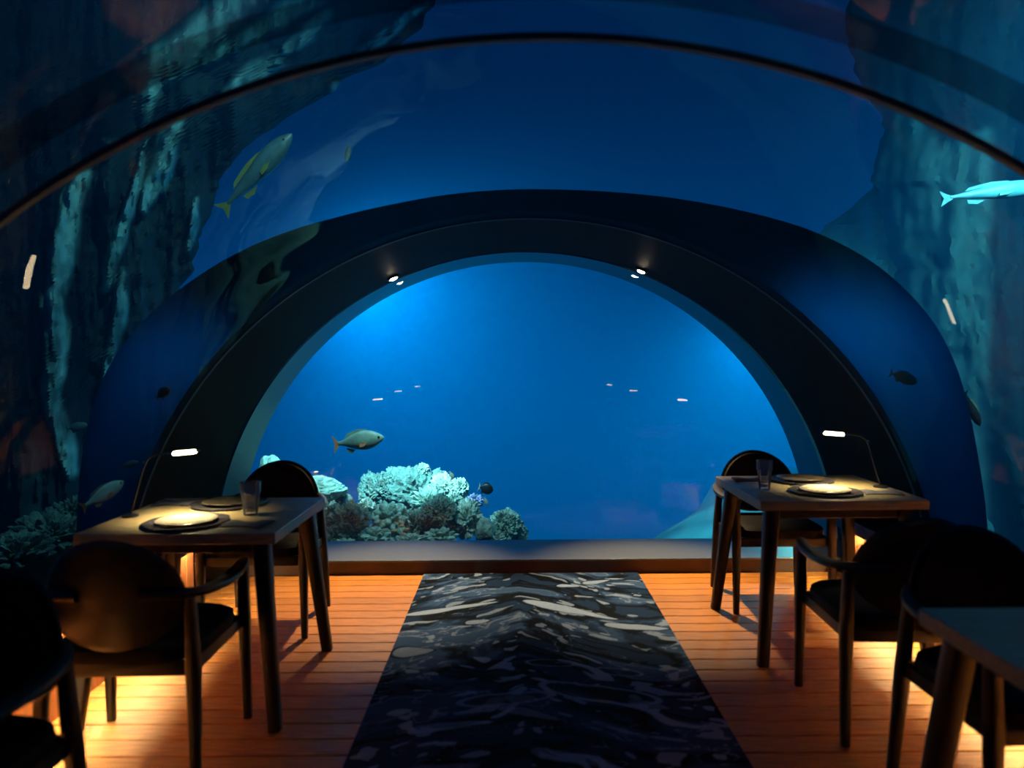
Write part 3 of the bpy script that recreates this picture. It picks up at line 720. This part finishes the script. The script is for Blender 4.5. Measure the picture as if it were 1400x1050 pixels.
bands = [[(360, -8, 14), (305, 34, 17), (262, 68, 20), (226, 100, 19), (212, 128, 12), (206, 165, 6), (203, 180, 4)],
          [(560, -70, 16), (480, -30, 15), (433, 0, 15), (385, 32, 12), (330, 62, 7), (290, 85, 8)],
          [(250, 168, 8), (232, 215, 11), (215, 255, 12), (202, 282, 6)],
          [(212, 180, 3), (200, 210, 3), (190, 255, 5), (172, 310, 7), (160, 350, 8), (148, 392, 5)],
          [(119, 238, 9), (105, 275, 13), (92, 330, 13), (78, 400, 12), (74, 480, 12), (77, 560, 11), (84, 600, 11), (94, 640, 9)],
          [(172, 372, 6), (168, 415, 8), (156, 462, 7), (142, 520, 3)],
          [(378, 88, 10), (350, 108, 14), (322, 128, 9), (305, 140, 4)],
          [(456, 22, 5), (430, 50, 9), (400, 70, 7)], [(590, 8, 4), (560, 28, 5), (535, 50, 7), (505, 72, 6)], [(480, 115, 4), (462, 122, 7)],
          [(274, 272, 3), (269, 300, 5), (262, 340, 4)]]  # edges lit by the floodlight, painted pale onto the crusted rock
def lerp3(a, b, t): return tuple(a[k] + (b[k] - a[k]) * t for k in range(3))
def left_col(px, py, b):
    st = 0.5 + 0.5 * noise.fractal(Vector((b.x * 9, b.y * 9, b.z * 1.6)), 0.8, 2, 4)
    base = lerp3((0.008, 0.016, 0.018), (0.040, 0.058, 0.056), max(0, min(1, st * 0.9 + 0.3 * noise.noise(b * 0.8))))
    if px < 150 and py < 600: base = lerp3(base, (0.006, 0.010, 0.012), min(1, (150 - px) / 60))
    if py < 190 and px < 230 - py * 0.1: base = lerp3(base, (0.005, 0.008, 0.010), min(1, (230 - py * 0.1 - px) / 40))  # rock shade painted dark at the upper left
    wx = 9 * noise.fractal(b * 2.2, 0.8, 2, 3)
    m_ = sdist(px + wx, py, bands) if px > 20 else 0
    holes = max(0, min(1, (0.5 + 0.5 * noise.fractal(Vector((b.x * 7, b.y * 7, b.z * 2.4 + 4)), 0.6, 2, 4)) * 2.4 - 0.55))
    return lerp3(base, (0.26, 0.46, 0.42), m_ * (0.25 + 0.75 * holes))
DL = lambda px, py: 5.6 + 1.5 * max(0, min(1, px / 500)) + max(0, -px) * 0.002
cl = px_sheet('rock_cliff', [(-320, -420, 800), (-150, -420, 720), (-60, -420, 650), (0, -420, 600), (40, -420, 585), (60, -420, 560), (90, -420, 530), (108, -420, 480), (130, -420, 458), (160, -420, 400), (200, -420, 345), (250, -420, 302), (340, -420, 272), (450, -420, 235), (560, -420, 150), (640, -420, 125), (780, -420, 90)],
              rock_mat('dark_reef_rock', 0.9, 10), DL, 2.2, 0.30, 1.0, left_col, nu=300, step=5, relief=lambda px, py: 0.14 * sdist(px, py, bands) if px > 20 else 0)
tag(cl, 'dark craggy rock wall with pale crusted bands painted as lit edges outside the left glass', 'rock')
def right_col(px, py, b):
    st = 0.5 + 0.5 * noise.fractal(Vector((b.x * 2.2, b.y * 2.2, b.z * 0.35)), 0.8, 2, 4)
    c = lerp3((0.02, 0.06, 0.07), (0.075, 0.145, 0.145), max(0, min(1, st)))
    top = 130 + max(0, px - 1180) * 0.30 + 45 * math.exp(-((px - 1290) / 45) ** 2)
    if py < top: c = lerp3(c, (0.008, 0.014, 0.018), min(1, (top - py) / 10))  # unlit overhang, its shade painted into the rock colour
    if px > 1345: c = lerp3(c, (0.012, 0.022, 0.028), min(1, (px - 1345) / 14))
    return c
DR = lambda px, py: 8.2 - 1.2 * max(0, min(1, (px - 1180) / 220)) - max(0, px - 1400) * 0.001
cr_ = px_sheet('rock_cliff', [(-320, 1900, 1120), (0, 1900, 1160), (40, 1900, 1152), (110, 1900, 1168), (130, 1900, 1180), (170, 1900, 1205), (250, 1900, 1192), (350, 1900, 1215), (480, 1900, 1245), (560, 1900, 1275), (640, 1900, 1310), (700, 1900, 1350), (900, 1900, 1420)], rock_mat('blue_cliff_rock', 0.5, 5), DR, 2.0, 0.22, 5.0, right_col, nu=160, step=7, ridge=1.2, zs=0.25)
tag(cr_, 'tall blue shadowed rock wall outside the right glass', 'rock')
cr2 = px_sheet('rock_cliff', [(200, 1700, 1230), (262, 1700, 1190), (310, 1700, 1135), (330, 1700, 1112), (400, 1700, 1100), (500, 1700, 1150), (640, 1700, 1190), (720, 1700, 1180), (800, 1700, 1190)], rock_mat('pale_cliff_rock', 0.5, 3), lambda a, b: 11.5, 2.5, 0.4, 9.0,
               lambda px, py, b: lerp3((0.10, 0.20, 0.20), (0.24, 0.38, 0.34), 0.5 + 0.5 * noise.noise(b)), nu=60, step=8, ridge=1.0)
tag(cr2, 'pale distant rock slope beyond the right glass', 'rock')

# ------------------------------------------------------------------ fish
FM = {}
def fm(c, rough=0.45, var=0.2):
    k = tuple(c)
    if k not in FM: FM[k] = mat('fish_skin', c, rough, var=var, scale=14)
    return FM[k]
def fish(label, pos, d, L, H, Wd, body, tailc, finc, up=Vector((0, 0, 1)), shape='bass', group=None, pect=True):
    """d: heading (world vector), L body length incl tail, H max height, Wd max width"""
    t = thing('fish', label, 'fish', pos, 0, group)
    d = Vector(d).normalized(); s_ = up.cross(d).normalized(); u_ = d.cross(s_).normalized()
    Mx = Matrix((d, s_, u_)).transposed().to_4x4(); t.rotation_euler = Mx.to_euler()
    prof = {'bass': [(0.0, .02, .03), (.03, .22, .3), (.10, .52, .65), (.22, .86, .95), (.36, 1.0, 1.0), (.52, .90, .85), (.66, .62, .55), (.78, .34, .3), (.86, .22, .18), (.90, .24, .10)],
            'oval': [(0.0, .05, .05), (.04, .35, .35), (.12, .70, .7), (.28, .97, 1), (.45, 1.0, 1), (.62, .85, .75), (.76, .50, .4), (.85, .20, .2), (.90, .18, .1)],
            'slim': [(0.0, .03, .05), (.04, .35, .4), (.12, .72, .8), (.25, 1.0, 1), (.42, .95, 1), (.6, .66, .7), (.76, .38, .4), (.86, .22, .2), (.90, .2, .12)]}[shape]
    rings = []
    P_ = smooth_pts([(p[0], p[1], p[2]) for p in prof], 4)
    for q in P_:
        x = L * (0.5 - q[0]); ring = []
        for k in range(18):
            a = 2 * PI * k / 18
            yy, zz = math.cos(a), math.sin(a)
            ring.append((x, Wd / 2 * q[2] * yy, H / 2 * q[1] * zz * (1.0 if zz > 0 else 0.86) + 0.04 * H * (1 - q[1])))
        rings.append(ring)
    obj('body', loft(rings), body, t)
    def fin(name, pts, th, m, y0=0.0, tilt=0.0):
        bm = bmesh.new()
        a = [bm.verts.new((p[0] * L, y0 + th / 2 + tilt * abs(p[1] - pts[0][1]) * H, p[1] * H)) for p in pts]; b = [bm.verts.new((p[0] * L, y0 - th / 2 + tilt * abs(p[1] - pts[0][1]) * H, p[1] * H)) for p in pts]
        bm.faces.new(a); bm.faces.new(b[::-1])
        for i in range(len(a)):
            j = (i + 1) % len(a); bm.faces.new((a[i], b[i], b[j], a[j]))
        obj(name, bm, m, t, False)
    th = Wd * 0.05
    fin('tail_fin', [(-.38, .10), (-.43, .22), (-.50, .46), (-.485, .22), (-.465, .02), (-.485, -.20), (-.50, -.42), (-.43, -.20), (-.38, -.08)], th, tailc)
    fin('dorsal_fin', [(.22, .42), (.15, .56), (.0, .60), (-.12, .52), (-.22, .44), (-.26, .26), (-.10, .36), (.08, .44)], th, finc)
    fin('anal_fin', [(-.08, -.36), (-.16, -.52), (-.24, -.44), (-.25, -.22)], th, finc)
    if pect:
        for sd in (-1, 1): fin('pectoral_fin', [(.17, -.10), (.10, -.02), (.03, -.10), (.02, -.26), (.10, -.24)], th, tailc, sd * Wd * 0.49, 0.10 * sd)
        for sd in (-1, 1):
            bm = bmesh.new(); bmesh.ops.create_uvsphere(bm, u_segments=10, v_segments=8, radius=H * 0.055)
            obj('eye', bm, M['black'], t, loc=(L * .40, sd * Wd * 0.30, H * 0.10))
    return t
teal = fm((0.22, 0.44, 0.36)); orange = fm((0.75, 0.35, 0.16)); yellow = fm((0.55, 0.50, 0.08)); darkf = fm((0.012, 0.016, 0.02)); palef = fm((0.55, 0.62, 0.50)); cyan = fm((0.10, 0.34, 0.40)); dimf = fm((0.07, 0.13, 0.13)); dimy = fm((0.20, 0.20, 0.04))
def at(a, b, D, D2=None): 
    A_ = P(*a, D); B_ = P(*b, D2 or D); return (A_ + B_) / 2, (B_ - A_), (B_ - A_).length
def put(label, tail, head, D, hr, wr, *a, D2=None, **k):
    c, d, L = at(tail, head, D, D2); return fish(label, c, d, L, L * hr, L * wr, *a, **k)
put('teal snapper with orange tail in front of the end window reef', (454, 607), (525, 598), 7.0, 0.40, 0.18, teal, orange, teal)
put('long grey fish with yellow tail swimming upward high on the left', (307, 288), (406, 184), 5.6, 0.21, 0.12, dimf, dimy, dimy, shape='slim', up=Vector((-0.6, -0.2, 0.7)))
put('grey grouper with dull orange tail left of the left lamp', (106, 692), (167, 655), 4.02, 0.36, 0.16, teal, fm((0.3, 0.12, 0.06)), dimf, D2=4.21)
put('dark oval fish outside the right glass', (1216, 514), (1254, 528), 4.12, 0.42, 0.18, darkf, darkf, darkf, shape='oval')
put('dark slender fish diving at the far right', (1318, 540), (1340, 588), 4.6, 0.26, 0.12, darkf, darkf, fm((0.3, 0.28, 0.15)), shape='slim', up=Vector((0.9, 0, 0.3)))
put('small black fish left of the black arch', (213, 541), (232, 527), 4.19, 0.6, 0.25, darkf, darkf, darkf, shape='oval', pect=False)
put('bright cyan long fish leaving through the upper right edge', (1283, 279), (1425, 262), 5.0, 0.17, 0.12, cyan, cyan, cyan, shape='slim')
put('small pale fish hovering by the left rock wall', (88, 583), (118, 577), 5.0, 0.42, 0.2, dimf, dimf, dimf, shape='oval', pect=False)
put('faint blue fish beside the left lamp stem', (160, 636), (187, 628), 4.19, 0.36, 0.2, dimf, dimf, dimf, pect=False)
put('tiny white tailed fish right above the coral shoulder', (613, 644), (619, 655), 7.4, 0.45, 0.2, palef, palef, palef, shape='oval', pect=False)
put('dark round fish with pale tail right of the corals', (653, 666), (673, 672), 7.6, 0.75, 0.25, darkf, palef, darkf, shape='oval', pect=False)
put('tiny pale fish below the dark round fish', (661, 680), (665, 692), 7.5, 0.4, 0.2, palef, palef, palef, shape='oval', pect=False)
put('small black fish hovering in front of the boulder coral', (654, 740), (670, 737), 6.8, 0.5, 0.25, darkf, darkf, darkf, shape='oval', pect=False)
put('small faint blue fish high in the open water', (479, 226), (482, 200), 7.5, 0.35, 0.15, dimf, dimf, dimf, up=Vector((-1, 0, 0)), shape='oval', pect=False)
for a, b, lab in (((531, 726), (541, 726), 'leftmost of the small orange fish in the reef hollow'), ((541, 720), (551, 719), 'uppermost of the small orange fish in the reef hollow'),
                  ((549, 725), (558, 723), 'rightmost of the small orange fish in the reef hollow'), ((544, 731), (553, 730), 'lowest of the small orange fish in the reef hollow')):
    put(lab, a, b, 7.2, 0.42, 0.2, orange, orange, orange, shape='oval', pect=False, group='orange reef fish')
